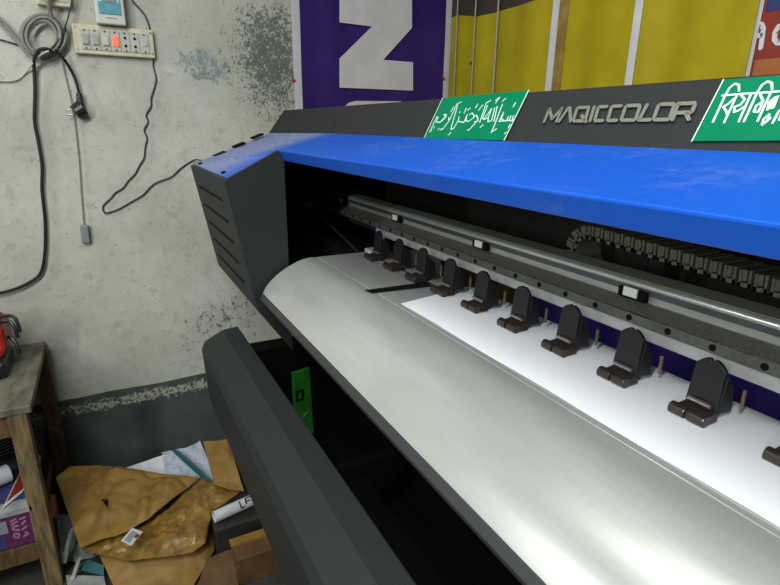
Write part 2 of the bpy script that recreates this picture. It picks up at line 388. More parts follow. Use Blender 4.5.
bn = [zc((140,230),(350,212),(500,205),(640,195),(745,185),(900,175),(1200,155),(1500,135)),
      zc((40,510),(165,240),(215,150),(270,105),(315,115),(318,180)), zc((160,515),(290,235)), zc((290,240),(200,320),(150,350),(185,400),(190,430)),
      zc((315,505),(440,225)), zc((340,225),(380,270),(330,330),(270,350),(265,405),(310,390),(385,340)),
      zc((370,505),(510,200),(560,120),(620,80),(665,95),(670,165)), zc((515,500),(650,210)), zc((545,225),(575,290),(500,340),(475,400),(520,405),(550,350),(570,290)),
      zc((620,380),(640,300),(700,250),(670,310),(625,375),(680,350)), zc((680,360),(730,240)), zc((565,540),(580,480),(640,430),(620,500),(570,540),(650,470)), zc((675,520),(745,390)),
      zc((745,490),(860,200)), zc((830,480),(950,190)), zc((1000,480),(1120,170)), zc((900,300),(960,360),(1000,290)), zc((1150,450),(1270,160)), zc((1040,330),(1110,400),(1150,300))]
MB().strokes(bn, .0022, BN, .0006).build('bengali_script', M['white_ink'], s2)
# end housing
mb = MB(); sd = []
# side panel towards the platen, front panel with vents, outer panel
housing = MB()
th = .012
fo = [(.27,-.134),(.312,-.472),(.35,-.472),(.35,-.44)]
housing.slab([(X1,.252,-.128),(X1,.388,-.0585),(X1,.402,-.068),(X1,.402,-.60),(X1,.313,-.470)], (-th,0,0))
housing.slab([(-1.86,.252,-.128),(-1.99,.60,-.03),(-1.99,.60,-.60),(-1.86,.313,-.470)], (th,0,0))
housing.hexa([(-1.86,.252,-.128),(X1-th-.0005,.252,-.128),(X1-th-.0005,.264,-.124),(-1.86,.264,-.124),(-1.86,.313,-.470),(X1-th-.0005,.313,-.470),(X1-th-.0005,.325,-.470),(-1.86,.325,-.470)])
hs = housing.build('end_housing', M['cap_grey'], P)
FX = Vector((1,0,0)); FD = Vector((0,.061,-.342)).normalized(); FN = Vector((0,-.342,-.061)).normalized()
for k in range(5):
    c = Vector((-1.60,.252,-.128))+FD*(.060+.058*k)
    MB().obox(c+FN*.0005, FX, FD, FN, .18, .0032, .0015).build('vent_slot', M['void'], hs)
for xx in (-1.78, -1.42):
    MB().cyl((xx,.272,-.122),(xx,.270,-.114),.006).build('screw', M['void'], hs)
# inner dark cavity: back panel, left partition, upper soffit
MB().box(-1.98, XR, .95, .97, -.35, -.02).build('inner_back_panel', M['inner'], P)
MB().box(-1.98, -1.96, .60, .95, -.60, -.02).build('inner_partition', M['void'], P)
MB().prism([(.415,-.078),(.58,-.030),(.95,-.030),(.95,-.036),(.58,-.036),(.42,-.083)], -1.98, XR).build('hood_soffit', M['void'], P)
# rail beam
MB().box(-1.96, XR, .70, .745, -.30, -.2165).build('rail_core', M['inner'], P)
prof = [(.694,-.246),(.694,-.236),(.690,-.2335),(.690,-.223)]+[(.697-.007*math.cos(math.pi/2*k/7),-.2225+.007*math.sin(math.pi/2*k/7)) for k in range(8)]+[(.745,-.2155),(.745,-.22),(.70,-.224),(.700,-.246)]
rail = MB().prism(prof, -1.95, XR).build('guide_rail', M['rail'], P, smooth=True)
tag(MB().box(-1.95, XR, .6975, .745, -.2157, -.2149).build('rail_top', M['rail_top'], P), 'dull olive grey rail top')
tag(MB().prism([(.6900,-.2335),(.6892,-.2335),(.6892,-.2245),(.6900,-.2245)], -1.95, XR).build('rail_face', M['rail_dark'], P), 'blue grey rail face')
MB().prism([(.657,-.254),(.69,-.2455),(.70,-.2455),(.70,-.262),(.657,-.262)], -1.95, XR).build('rail_ledge', M['rail_grey'], P)
strip = MB().box(-1.95, XR, .652, .70, -.2685, -.2535).build('drilled_strip', M['rail_strip'], P, bevel=.001)
b0 = None
for k in range(24):
    x = -.2865-.062*k
    if b0 is None:
        b0 = MB().cyl((x,.6535,-.2605),(x,.6512,-.2605),.0047).build('strip_hole', M['void'], strip)  # black disc stands in for the dark of a drilled hole
    else:
        c = b0.copy(); col.objects.link(c); c.parent = strip; c.location = b0.location+Vector((-.062*k,0,0))
MB().box(-1.32, XR, .660, .672, -.289, -.268).build('rail_lower_face', M['rail_face'], P, bevel=.001)
MB().box(-1.32, XR, .672, .69, -.294, -.284).build('brown_bar', M['wood_dark'], P)
for x in (-.497,-.874,-1.245,-1.62):
    cl = MB().box(x-.024, x+.024, .682, .691, -.244, -.228).build('rail_clip', M['void'], P, bevel=.001)
    MB().box(x-.013, x+.011, .6795, .683, -.240, -.226).build('clip_label', M['white_plastic'], cl)
# cable chain inside the hood
chain = MB().box(-.66, XR, .757, .823, -.272, -.2655).build('cable_chain', M['inner'], P)
path = []
x = .30
while x > -.655: path.append((x, -.2515, 0.)); x -= .021
for k in range(6):
    an = -math.pi/2-math.pi*(k+.5)/6; path.append((-.655+.038*math.cos(an), -.2135+.038*math.sin(an), an-math.pi/2))
x = -.655
while x < .22: path.append((x, -.1755-.060*max(0, x+.64), math.atan(.060))); x += .021
def link_mesh():
    mb = MB()
    for y in (.757, .817):
        for xx in (-.0085, .0045): mb.box(xx, xx+.004, y, y+.006, -.012, .012)
        mb.box(-.0085, .0085, y, y+.006, -.012, -.006)
        mb.box(-.0030, .0030, y-.0015, y+.0075, -.003, .012)
    for xx in (-.0085, .0015): mb.box(xx, xx+.007, .763, .817, .009, .012)
    mb.box(-.0085, .0085, .763, .817, -.012, -.010)
    return mb
lk = None
for x, z, an in path:
    if lk is None: lk = link_mesh().build('chain_link', M['chain'], chain, base=(0,0,0)); o = lk
    else: o = lk.copy(); col.objects.link(o); o.parent = chain
    o.location = Vector((x, 0, z+H))-Vector(chain['_w']); o.rotation_euler = (0, -an if an else 0, 0)
MB().box(-.60,-.57,.86,.90,-.33,-.10).build('inner_bracket', M['band'], P)
# platen
XPL = -1.305
MB().box(XPL, XR, .4775, .675, -.345, -.335).build('platen_bed', M['platen'], P, bevel=.0008)
MB().box(XPL, XR, .615, .62, -.3352, -.3345).build('bed_groove', M['inner'], P)
ap = [(.4755,-.3355),(.4555,-.3345),(.438,-.3370),(.421,-.3420),(.405,-.3488),(.389,-.3565),(.373,-.3660),(.358,-.3768),(.345,-.3885),(.3335,-.4015),(.3245,-.4170)]
inn = [(y+.006, z-.006) for y, z in ap[::-1]]
MB().prism(ap+inn, XPL, XR).build('curved_apron', M['platen'], P, smooth=True)
MB().prism([(.3235,-.4173),(.3165,-.430),(.320,-.440),(.338,-.440),(.334,-.4173)], XPL, XR).build('apron_lip', M['black_plastic'], P, bevel=.001)
MB().prism([(.40,-.36),(.47,-.346),(.60,-.346),(.60,-.44),(.345,-.44),(.345,-.42)], XPL+.01, XPL+.02).build('apron_end_plate', M['inner'], P)
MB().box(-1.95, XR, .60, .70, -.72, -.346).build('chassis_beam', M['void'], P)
# pinch rollers
def pinch(x):
    mb = MB(); w_ = .018
    out = []
    for k in range(15):
        t = k/14; xx = -w_+2*w_*t
        q = abs(2*t-1); top = -.258-.010*q**2.2-(.0035 if abs(t-.5) < .06 else 0)
        out.append((xx, top))
    out = [(-w_*1.08, -.318)]+out+[(w_*1.08, -.318)]
    mb.loops([(x+px_, .612+(-.258-pz)*-.10, pz) for px_, pz in out], [(x+px_, .618+(-.258-pz)*-.10, pz) for px_, pz in out])
    for sgn in (-1, 1):
        xa = x+sgn*.0165
        mb.hexa([(xa-.0025,.612,-.323),(xa+.0025,.612,-.323),(xa+.0025,.640,-.326),(xa-.0025,.640,-.326),(xa-.0025,.618,-.275),(xa+.0025,.618,-.275),(xa+.0025,.636,-.292),(xa-.0025,.636,-.292)])
    o = mb.build('pinch_roller', M['clamp'], P, bevel=.001, base=(x,.61,-.335))
    mb = MB()
    mb.hexa([(x-.025,.585,-.333),(x+.021,.585,-.333),(x+.020,.615,-.333),(x-.022,.615,-.333),(x-.022,.588,-.323),(x+.019,.588,-.323),(x+.017,.612,-.318),(x-.019,.612,-.318)])
    mb.build('foot', M['foot'], o, bevel=.002)
    for sgn in (-1, 1):
        MB().cyl((x-.002+sgn*.002,.588,-.3265),(x-.002+sgn*.0225,.588,-.3265),.0078,16).build('rubber_wheel', M['foot'], o, bevel=.001)
    MB().cyl((x-.014,.603,-.313),(x+.014,.603,-.313),.0032,10).build('axle', M['steel'], o)
    MB().box(x+.024, x+.0275, .646, .649, -.322, -.296).build('pin', M['copper'], o)
    return o
YC = .62
xs = [.006-YC*1.96+YC*.1785*k for k in range(10)]
p0 = pinch(xs[0])
for xx in xs[1:]: copy_part(p0, P, (xx-xs[0], 0, 0))
# white bracket and hose by the first roller
mb = MB(); mb.box(-1.275,-1.262,.640,.66,-.334,-.27); mb.box(-1.30,-1.262,.615,.66,-.3345,-.322)
mb.build('end_bracket', M['rail_face'], P, bevel=.002)
hose = MB().tube([(-1.75,.62,-.26),(-1.6,.60,-.275),(-1.45,.60,-.305),(-1.31,.60,-.333)], .004).build('ink_hose', M['cable_black'], P, smooth=True)
MB().cyl((-1.76,.612,-.258),(-1.73,.612,-.262),.012).build('hose_fitting', M['cable_grey'], hose)
MB().box(-1.6, XR, .665, .68, -1.30, -.72).build('shade_panel', M['void'], P)  # added black panel that keeps the space under the printer dark
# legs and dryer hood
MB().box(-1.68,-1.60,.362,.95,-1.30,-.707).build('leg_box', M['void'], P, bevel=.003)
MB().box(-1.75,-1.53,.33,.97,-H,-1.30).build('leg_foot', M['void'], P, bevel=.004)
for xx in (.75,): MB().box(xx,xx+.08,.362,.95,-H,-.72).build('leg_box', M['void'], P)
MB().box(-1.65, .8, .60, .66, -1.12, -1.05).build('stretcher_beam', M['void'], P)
hood = [(.302,-.590),(.256,-.594),(.201,-.622),(.191,-.645),(.199,-.810),(.215,-.820),(.300,-.70)]
dr = MB().prism(hood, -1.55, .55).build('dryer_hood', M['cap_grey'], P, bevel=.002)
for xx in (-1.0, .4): MB().box(xx,xx+.03,.24,.66,-.80,-.765).build('dryer_arm', M['void'], P)
# ------------------------------------------------------------------ things on the platen
mb = MB()
q = [at(405.5,302.5,2,-.3338), at(480,285.2,2,-.3338)]
n = 14
pts = []
def sheet_fn(u, v):
    x0 = q[0].x+(-.905-q[0].x)*v; x = x0+(XR-.05-x0)*u
    return (x, .4895+(.705-.4895)*v, -.3342+.0006*math.sin(x*23+v*3)*(1-v) - (.03*max(0, v-.9)*3 if v > .9 else 0))
tag(mb.grid(sheet_fn, 60, 12).build('media_sheet', M['paper'], solid=.0006, smooth=True), 'blank white print media lying on the silver platen under the rollers', 'paper')
bs = [at(365.0,290.6,2,-.3335), at(372,293.2,2,-.3335), at(432,286.2,2,-.3335), at(426,282.6,2,-.3335)]
tag(MB().slab(bs, (0,0,.0015)).build('media_edge_strip', M['void']), 'thin black strip lying across the bare silver platen', 'strip')
# ------------------------------------------------------------------ banners
bw = empty('purple_banner', (XL+.004, 1.05, -.55), 'purple vinyl banner with big pale letters nailed to the white wall', 'banner')
def wall_pt(u, v, d=.006): return at(u, v, 0, XL+d)
def bwave(y, z): return XL+.005+.0025*math.sin(y*38+.6)+.0012*math.sin(z*21+y*9)
MB().grid(lambda u, v: (bwave(.700+.695*u, -.55+1.6*v), .705+.69*u, -.55+1.6*v), 40, 24).build('sheet', M['purple'], bw, solid=.001, smooth=True)
def margin(y0, y1):
    MB().grid(lambda u, v: (bwave(y0+(y1-y0)*u, -.55+1.6*v)+.0014, y0+(y1-y0)*u, -.55+1.6*v), 6, 24).build('white_margin', M['banner_white'], bw, solid=.001, smooth=True)
margin(.690, .722); margin(1.375, 1.405)
def flat_letter(pxs):
    P_ = [wall_pt(u, v) for u, v in pxs]
    mb = MB(); mb.slab([(XL+.0105, p.y, p.z) for p in P_], (.0012,0,0)); return mb
def c2(x, y): return (240+x/3, y/3)
flat_letter([c2(297,-70),c2(297,68),c2(394,80),c2(297,176),c2(297,263),c2(517,272),c2(517,187),c2(428,180),c2(514,84),c2(514,-60)]).build('letter', M['banner_white'], bw)
rr = [c2(305,420),c2(308,330),c2(314,318),c2(325,308),c2(345,303),c2(480,304),c2(520,320),c2(524,420)]
flat_letter(rr).build('letter', M['banner_white'], bw)
for u, v in ((293.5,80.5),(443,78.5)):
    p = wall_pt(u, v); MB().cyl((XL+.003,p.y,p.z),(XL+.014,p.y,p.z),.0055).build('nail', M['red_plastic'], bw)
# yellow banner on the back wall
yb_ = empty('yellow_banner', (-1.4, YB-.006, -.3), 'yellow vinyl banner on the dark back wall above the printer', 'banner')
def ywave(x, z): return YB-.016+.006*math.sin(x*17)+.003*math.sin(x*41+z*12)
def ytop(x):
    K = [(-2.09,.452),(-2.03,.452),(-1.885,.425),(-1.75,.425),(-1.55,.424),(-.8,.43)]
    for (xa, za_), (xb, zb_) in zip(K, K[1:]):
        if xa <= x <= xb: return za_+(zb_-za_)*(x-xa)/(xb-xa)
    return .43
def ysheet(x0, x1, name, m_, off=0., z0=-.3, z1=None, nv=14):
    def f(u, v):
        x = x0+(x1-x0)*u; zt = ytop(x) if z1 is None else z1
        return (x, ywave(x, 0)-off, z0+(zt-z0)*v)
    return MB().grid(f, max(3, int((x1-x0)*50)), nv).build(name, m_, yb_ if off < .02 else None, solid=.001, smooth=True)
ysheet(-2.085, -.800, 'sheet', M['yellow'])
for x0, x1, nm in ((-1.475,-1.445,'white_strip'),(-1.142,-1.116,'white_strip')): ysheet(x0, x1, nm, M['banner_white'], .004, z1=.62)
ysheet(-1.445,-1.405,'ochre_strip', M['yellow_dim'], .003)
p = at(472,63,1,YB-.02); MB().cyl((p.x,YB-.006,p.z),(p.x,YB-.030,p.z),.006).build('nail', M['red_plastic'], yb_)
for k, (u, lb) in enumerate(((457.5,'white cord hanging nearest the room corner over the yellow banner'),(475.5,'white cord hanging second from the room corner over the yellow banner'),(498,'white cord hanging third from the room corner over the yellow banner'))):
    pa = at(u, 10, 1, YB-.035)
    tag(MB().tube([(pa.x,YB-.035,-.2),(pa.x+.004,YB-.036,.2),(pa.x,YB-.035,.5),(pa.x,YB-.035,.9)], (.0028,.003,.0034)[k]).build('hanging_cord', M['cord_white'], smooth=True), lb, 'cord', 'cords hanging in front of the yellow banner')
# red, blue and orange sign at the right
sg = empty('red_banner', (-.5, YB-.008, -.3), 'red and navy printed banner with white letters beside the yellow banner', 'banner')
def flatb(x0, x1, z0, z1, name, m_, d): return MB().box(x0, x1, YB-d-.001, YB-d, z0, z1).build(name, m_, sg)
flatb(-.805, -.1, -.3, .55, 'sheet', M['red_vinyl'], .006)
tag(flatb(-.792, -.1, .268, .55, 'navy_field', M['blue_vinyl'], .0075), 'navy printed field')
flatb(-.792, -.1, -.3, .165, 'orange_field', M['orange_vinyl'], .0075)
flatb(-.808, -.798, -.3, .55, 'white_edge', M['banner_white'], .0085)
def z7(*pts): 
    return [at(735+x/8.36, y/8.36, 1, YB-.0076) for x, y in pts]
MB().strokes([z7((165,300),(170,230),(195,200),(225,205),(238,240),(228,320),(215,400)), z7((165,300),(232,295)),
              z7((400,215),(365,220),(335,270),(330,330),(355,360),(400,355))], .0105, (0,-1,0), .0008).build('white_letters', M['card_white'], sg)
# printed banner low on the wall behind the printer, seen under the rail
pb = empty('printed_banner', (-.3, YB-.01, -1.0), 'purple and ochre printed banner low behind the printer rail', 'banner')
MB().box(-1.9, .8, YB-.012, YB-.010, -1.0, -.42).build('sheet', M['printed_purple'], pb)
MB().box(-1.95, -1.47, YB-.0135, YB-.012, -1.0, -.42).build('ochre_field', M['yellow_dim'], pb)
# ------------------------------------------------------------------ electrics on the left wall
def wbox(u0, v0, u1, v1, d0, d1):          # axis aligned box on the left wall, from two photo points
    A = at(u0, v0, 0, XL); B = at(u1, v1, 0, XL); return MB().box(XL+d0, XL+d1, min(A.y,B.y), max(A.y,B.y), min(A.z,B.z), max(A.z,B.z))
sb = empty('switchboard', (XL, .085, .21), 'long cream switchboard with rocker switches and one lit red rocker', 'switchboard')
MB().box(XL, XL+.022, -.032, .203, .211, .298).build('backplate', M['cream'], sb, bevel=.004)
wmod = .0287
for k in range(7):
    y0 = -.012+wmod*k; y1 = y0+wmod-.002; zc_ = .254
    mod = MB().box(XL+.020, XL+.026, y0, y1, zc_-.030, zc_+.030).build('socket_module' if k in (4,5) else 'switch_module', M['switch_grey'], sb, bevel=.001)
    yc = (y0+y1)/2
    if k in (4,5):
        for dz in (-.012,.012): MB().cyl((XL+.0255,yc,zc_+dz),(XL+.0275,yc,zc_+dz),.0042,12).build('socket_hole', M['void'], mod)
    elif k == 6: MB().cyl((XL+.0255,yc,zc_),(XL+.029,yc,zc_),.009,16).build('indicator', M['switch_grey'], mod)
    else:
        tilt = .004
        MB().hexa([(XL+.025,yc-.008,zc_-.016),(XL+.025,yc+.008,zc_-.016),(XL+.025,yc+.008,zc_+.016),(XL+.025,yc-.008,zc_+.016),
                   (XL+.0335,yc-.008,zc_-.014),(XL+.0335,yc+.008,zc_-.014),(XL+.029,yc+.008,zc_+.014),(XL+.029,yc-.008,zc_+.014)]).build('rocker', M['neon'] if k == 3 else (M['switch_dirty'] if k < 2 else M['switch_grey']), mod)
    for dz in (-.026,.026): MB().cyl((XL+.0255,yc,zc_+dz),(XL+.0272,yc,zc_+dz),.0026,10).build('screw', M['void'], mod)
for y_, z_ in ((-.024,.288),(-.024,.224),(.195,.288),(.195,.224)):
    MB().cyl((XL+.021,y_,z_),(XL+.0235,y_,z_),.0035,10).build('corner_screw', M['steel'], sb)
# breaker box
mt = empty('breaker_box', (XL, .085, .285), 'white breaker box with blue window above the cream switchboard', 'breaker box')
A = at(97,0,0,XL); B_ = at(125,26.5,0,XL)
y0, y1, zb0 = .040, .124, .300
MB().box(XL, XL+.05, y0, y1, zb0, zb0+.14).build('case', M['meter_white'], mt, bevel=.004)
win = MB().box(XL+.049, XL+.053, y0+.010, y1-.010, zb0+.028, zb0+.115).build('window', M['meter_blue'], mt, bevel=.002)
MB().box(XL+.053, XL+.055, y0+.026, y1-.022, zb0+.062, zb0+.082).build('breaker_face', M['plug_grey'], win)
MB().box(XL+.0528, XL+.0545, y0+.012, y0+.022, zb0+.062, zb0+.090).build('window_glint', M['meter_glint'], win)
MB().box(XL+.0528, XL+.0545, y1-.020, y1-.013, zb0+.062, zb0+.090).build('window_glint', M['meter_glint'], win)
MB().strokes([[(XL+.0505,y0+.030,zb0+.018),(XL+.0505,y1-.025,zb0+.018)]], .0035, (1,0,0), .0004).build('marking', M['switch_dirty'], mt)
# socket with a plug at the top
st = empty('wall_socket', (XL, -.07, .34), 'white wall socket at the top edge above the cable coil', 'socket')
MB().box(XL, XL+.03, -.115, -.022, .340, .44).build('plate', M['cream'], st, bevel=.004)
MB().box(XL+.029, XL+.033, -.055, -.028, .352, .43).build('switch_module', M['switch_grey'], st, bevel=.001)
pg = empty('wall_plug', (XL+.03, -.085, .352), 'dark grey plug pushed into the white wall socket', 'plug')
MB().box(XL+.031, XL+.070, -.110, -.062, .360, .44).build('plug_body', M['plug_grey'], pg, bevel=.008)
MB().tube([(XL+.05,-.086,.362),(XL+.05,-.084,.342),(XL+.03,-.082,.31),(XL+.02,-.085,.28)], .006).build('lead', M['cable_grey'], pg, smooth=True)
def wp(u, v, d): return at(u, v, 0, XL+d)
def cable(name, pts, r, m_, label, cat='cable', group=None, d=.007, wob=0.):
    P_ = [wp(p[0]+wob*(-1)**i, p[1], p[2] if len(p) > 2 else d) for i, p in enumerate(pts)]
    o = MB().tube(P_, r, 8, 6).build(name, m_, smooth=True); return tag(o, label, cat, group)
# grey coil: loops of one cable
pts = [(-12,9,.02),(5,24,.02),(20,42,.02),(34,54,.022)]
for k in range(5):
    cx, cy = 41.5+.6*k, 37-.5*k; rx, ry = (21.5,14.5,19.5,17,22)[k], (22.5,16,20,18.5,21)[k]
    for j in range(12):
        an = math.radians(115+30*j); pts.append((cx+rx*math.cos(an), cy+ry*math.sin(an), .016+.007*((k*3) % 5)/1.2))
pts += [(34,58,.02),(28,53,.018),(18,43,.016),(4,27,.014),(-14,12,.014)]
cable('coiled_cable', pts, .0046, M['cable_grey'], 'grey cable wound into a coil hanging on the wall')
cable('thin_black_cable', [(-10,37),(12,43),(30,50),(38,53,.045),(47,51,.05),(55,45,.045),(62,34,.04),(68,18,.036),(72,0,.034),(74,-14,.034)], .0022, M['cable_black'], 'thin black cable running from the coil up past the wall socket')
cable('black_power_cord', [(53,53,.05),(47,49,.055),(39,50,.055),(35,56,.05),(34,66,.02),(35,90,.014),(34.5,120,.012),(38,140,.012),(42,165,.012),(42,190,.012),(45,220,.012),(45,250,.012),(41,272,.014),(30,282,.016),(12,290,.02),(-14,296,.022)], .0052, M['cable_black'], 'thick black power cord hanging from the coil and swinging left at the bottom')
pc = empty('moulded_plug', tuple(wp(80,118,.012)), 'short black cord with a moulded two-pin plug below the coil', 'plug')
MB().tube([wp(56,50,.052), wp(60,55,.04), wp(66,62,.025), wp(73,74,.016), wp(77,85,.016), wp(79,94,.016)], .0046).build('cord', M['cable_black'], pc, smooth=True)
a_, b_ = wp(79,93,.016), wp(80.5,107,.018)
mb = MB(); mb.cyl(a_, b_, .0085, 12, .012); c_ = wp(79.5,111,.02); d_ = wp(72,113,.024)
mb.cyl(wp(83,108,.018), wp(75,113,.022), .027, 16, .023)
mb.build('plug_head', M['cable_black'], pc, bevel=.002)
for dv in (-2.5, 2.5): MB().cyl(wp(74,112+dv,.022), wp(66.5,112.5+dv,.024), .0022, 8).build('prong', M['steel'], pc)
gc = empty('grey_lead', tuple(wp(85,244,.01)), 'thin grey lead ending in a grey socket low on the wall', 'cable')
MB().tube([wp(x,y,.008) for x, y in ((61,56),(65,75),(71,100),(75,125),(79,160),(81,190),(83,215),(84,226))], .002).build('wire', M['cable_grey'], gc, smooth=True)
a_, b_ = wp(84,225,.012), wp(86,243,.012)
MB().obox((a_+b_)/2, (b_-a_), (1,0,0), (b_-a_).cross(Vector((1,0,0))), (b_-a_).length/2, .010, .013).build('socket_end', M['plug_grey'], gc, bevel=.004)
cable('white_cable', [(-8,80),(8,81),(18,79),(26,72),(34,62,.03),(42,54,.055),(49,51,.06)], .0028, M['cable_white'], 'pale white cable looping out of the coil to the left')
cable('wavy_black_wire', [(128,-12),(133,0),(143,14),(150,27),(152,45),(154,65),(155,80),(152,98),(150,106),(147,115),(147,122),(145,130),(146,138),(146,147),(143,158),(140,166),(134,174),(129,181),(122,188),(116,193),(110,198),(104,206),(103,212),(108,213),(118,209),(132,202),(142,195),(155,184),(170,177),(182,168),(192,160.5),(200,160,.04),(206,163,.07)], .0022, M['cable_black'], 'long wavy black wire dropping past the switchboard to the printer', wob=.9)
# ------------------------------------------------------------------ table at the left
tb = empty('wooden_table', (-1.84, -.55, -H), 'low worn wooden table with stained top against the white wall', 'table')
MB().box(-2.085, -1.585, -.86, -.260, -.762, -.739).build('table_top', M['wood_top'], tb, bevel=.003)
for (x0, x1, y0, y1, mm) in ((-1.632,-1.588,-.318,-.274,'wood'),(-2.07,-2.025,-.300,-.255,'wood_dark'),(-1.632,-1.588,-.85,-.806,'wood'),(-2.07,-2.025,-.85,-.806,'wood_dark')):
    MB().box(x0, x1, y0, y1, -H, -.762 if y1 < -.256 else -.745).build('leg', M[mm], tb, bevel=.003)
MB().box(-1.628,-1.60,-.806,-.318,-.83,-.762).build('apron', M['wood_dark'], tb)
MB().box(-1.626,-1.598,-.806,-.318,-1.25,-1.19).build('stretcher', M['wood_dark'], tb, bevel=.002)
MB().box(-2.03,-1.60,-.80,-.30,-1.19,-1.178).build('shelf', M['wood_dark'], tb)
MB().box(-2.07,-2.05,-.80,-.31,-1.25,-1.19).build('stretcher', M['wood_dark'], tb)
# red and black tool on the table
tl = empty('power_tool', (-1.88,-.37,-.739), 'red and black power tool lying on the table at the left edge', 'tool')
mb = MB(); mb.loops([(-1.98,y,z) for y, z in ((-.50,-.69),(-.335,-.69),(-.318,-.66),(-.318,-.60),(-.335,-.575),(-.50,-.56))], [(-1.84,y,z) for y, z in ((-.50,-.69),(-.335,-.69),(-.318,-.66),(-.318,-.60),(-.335,-.575),(-.50,-.56))])
mb.build('housing', M['red_plastic'], tl, bevel=.012)
MB().box(-1.97,-1.80,-.50,-.325,-.739,-.688).build('base', M['cable_black'], tl, bevel=.008)
for z_, yo in ((-.575,-.283),(-.592,-.292),(-.645,-.296)):
    MB().tube([(-1.90,-.34,z_-.02),(-1.89,-.325,z_+.005),(-1.88,yo-.01,z_+.004),(-1.87,yo,z_-.02),(-1.865,yo+.002,z_-.045)], .0055).build('handle_loop', M['cable_black'], tl, smooth=True)
MB().cyl((-1.80,-.355,-.712),(-1.785,-.355,-.712),.017,18).build('chrome_knob', M['steel'], tl, bevel=.003)
for o in tl.children: o.location.y -= .012
# boxes on the lower shelf
bx = empty('purple_carton', (-1.72,-.43,-1.178), 'purple and blue printed carton with white lid on the table shelf', 'box')
MB().box(-1.86,-1.592,-.56,-.312,-1.178,-1.072).build('carton_body', M['card_purple'], bx, bevel=.002)
MB().box(-1.865,-1.588,-.565,-.308,-1.072,-1.052).build('white_lid', M['dim_white'], bx, bevel=.002)
MB().box(-1.86,-1.63,-.56,-.325,-1.0525,-1.0505).build('blue_lid_print', M['card_blue'], bx)
MB().box(-1.5925,-1.591,-.56,-.385,-1.176,-1.132).build('blue_label', M['card_blue'], bx)
MB().box(-1.5925,-1.591,-.405,-.375,-1.125,-1.085).build('grey_label', M['plug_grey'], bx)
def fy(y, z): return (-1.5915, y, z)
MB().strokes([[fy(-.366,-1.145),fy(-.355,-1.150),fy(-.352,-1.138),(fy(-.362,-1.132)),fy(-.366,-1.145)],
              [fy(-.350,-1.125),fy(-.362,-1.120),fy(-.362,-1.108),fy(-.350,-1.110)],[fy(-.364,-1.100),fy(-.350,-1.095)],[fy(-.364,-1.090),fy(-.352,-1.085)],
              [fy(-.342,-1.150),fy(-.332,-1.146),fy(-.336,-1.138)],[fy(-.342,-1.126),fy(-.332,-1.120)],[fy(-.340,-1.108),fy(-.332,-1.100)],[fy(-.342,-1.090),fy(-.330,-1.088)]], .0055, (1,0,0), .0006).build('pink_lettering', M['pink_ink'], bx)
pn = [(-1.60,-.378,-1.048),(-1.66,-.335,-1.048),(-1.84,-.315,-1.046),(-1.83,-.345,-1.046)]
pk_ = empty('pennant_card', (-1.7,-.34,-1.05), 'red pennant card with white border on the purple carton', 'card')
MB().slab(pn, (0,0,.0012)).build('border', M['card_white'], pk_)
c_ = sum((Vector(p) for p in pn), Vector())/4
MB().slab([c_+(Vector(p)-c_)*.80+Vector((0,0,.0014)) for p in pn], (0,0,.0008)).build('red_field', M['red_vinyl'], pk_)
tag(MB().cyl((-1.70,-.46,-1.020),(-1.74,-.372,-1.020),.028,20).build('paper_roll', M['card_white'], bevel=.003), 'stubby white paper roll lying on the purple carton', 'roll')
mb = MB()
for k in range(6): mb.tube([(-1.86-.02*k,-.45,-1.03),(-1.86-.02*k,-.33,-1.01+.004*k),(-1.87-.02*k,-.30,-1.03)], .0025, 6, 3)
mb.tube([(-1.85,-.44,-1.031),(-1.98,-.44,-1.031)], .003, 6, 2); mb.tube([(-1.85,-.33,-1.010),(-1.98,-.33,-1.0)], .003, 6, 2)
mb.box(-1.99,-1.84,-.45,-.31,-1.05,-1.034)
tag(mb.build('wire_rack', M['cable_black']), 'small grey wire rack behind the purple carton', 'rack')
tag(MB().box(-2.02,-1.90,-.60,-.31,-1.178,-1.055).build('black_carton', M['dark_bin'], bevel=.003), 'black carton at the back of the table shelf', 'box')
# ------------------------------------------------------------------ papers piled on the floor
def resample(P_, u):
    L = [0]
    for p, q_ in zip(P_, P_[1:]): L.append(L[-1]+(Vector(q_)-Vector(p)).length)
    s = u*L[-1]
    for i in range(len(P_)-1):
        if s <= L[i+1] or i == len(P_)-2:
            t = (s-L[i])/max(1e-9, L[i+1]-L[i]); return Vector(P_[i]).lerp(Vector(P_[i+1]), t)
def fl(*pts): return [at(u, v, 2, z) for u, v, z in pts]
def sheet(name, top, bot, m_, parent=None, nu=64, nv=44, amp=.012, fr=9., bulge=.0, seed=0, th=.0016):
    def f(u, v):
        p = resample(top, u).lerp(resample(bot, u), v)
        nz = noise.noise((p.x*fr+seed, p.y*fr, seed))+1.1*abs(noise.noise((p.x*fr*1.3+p.y*4, p.y*fr*1.9+seed, 3)))+.5*abs(noise.noise((p.x*fr*3.1, p.y*fr*2.2+seed, 7)))-.4
        e = min(1, 5*min(v, 1-v, u, 1-u)+.25)
        p.z = max(p.z+nz*amp*e+bulge*math.sin(math.pi*v)*math.sin(math.pi*u), -H+.003); p.x = max(p.x, XL+.012); return p
    return MB().grid(f, nu, nv).build(name, m_, parent, smooth=True, solid=th)
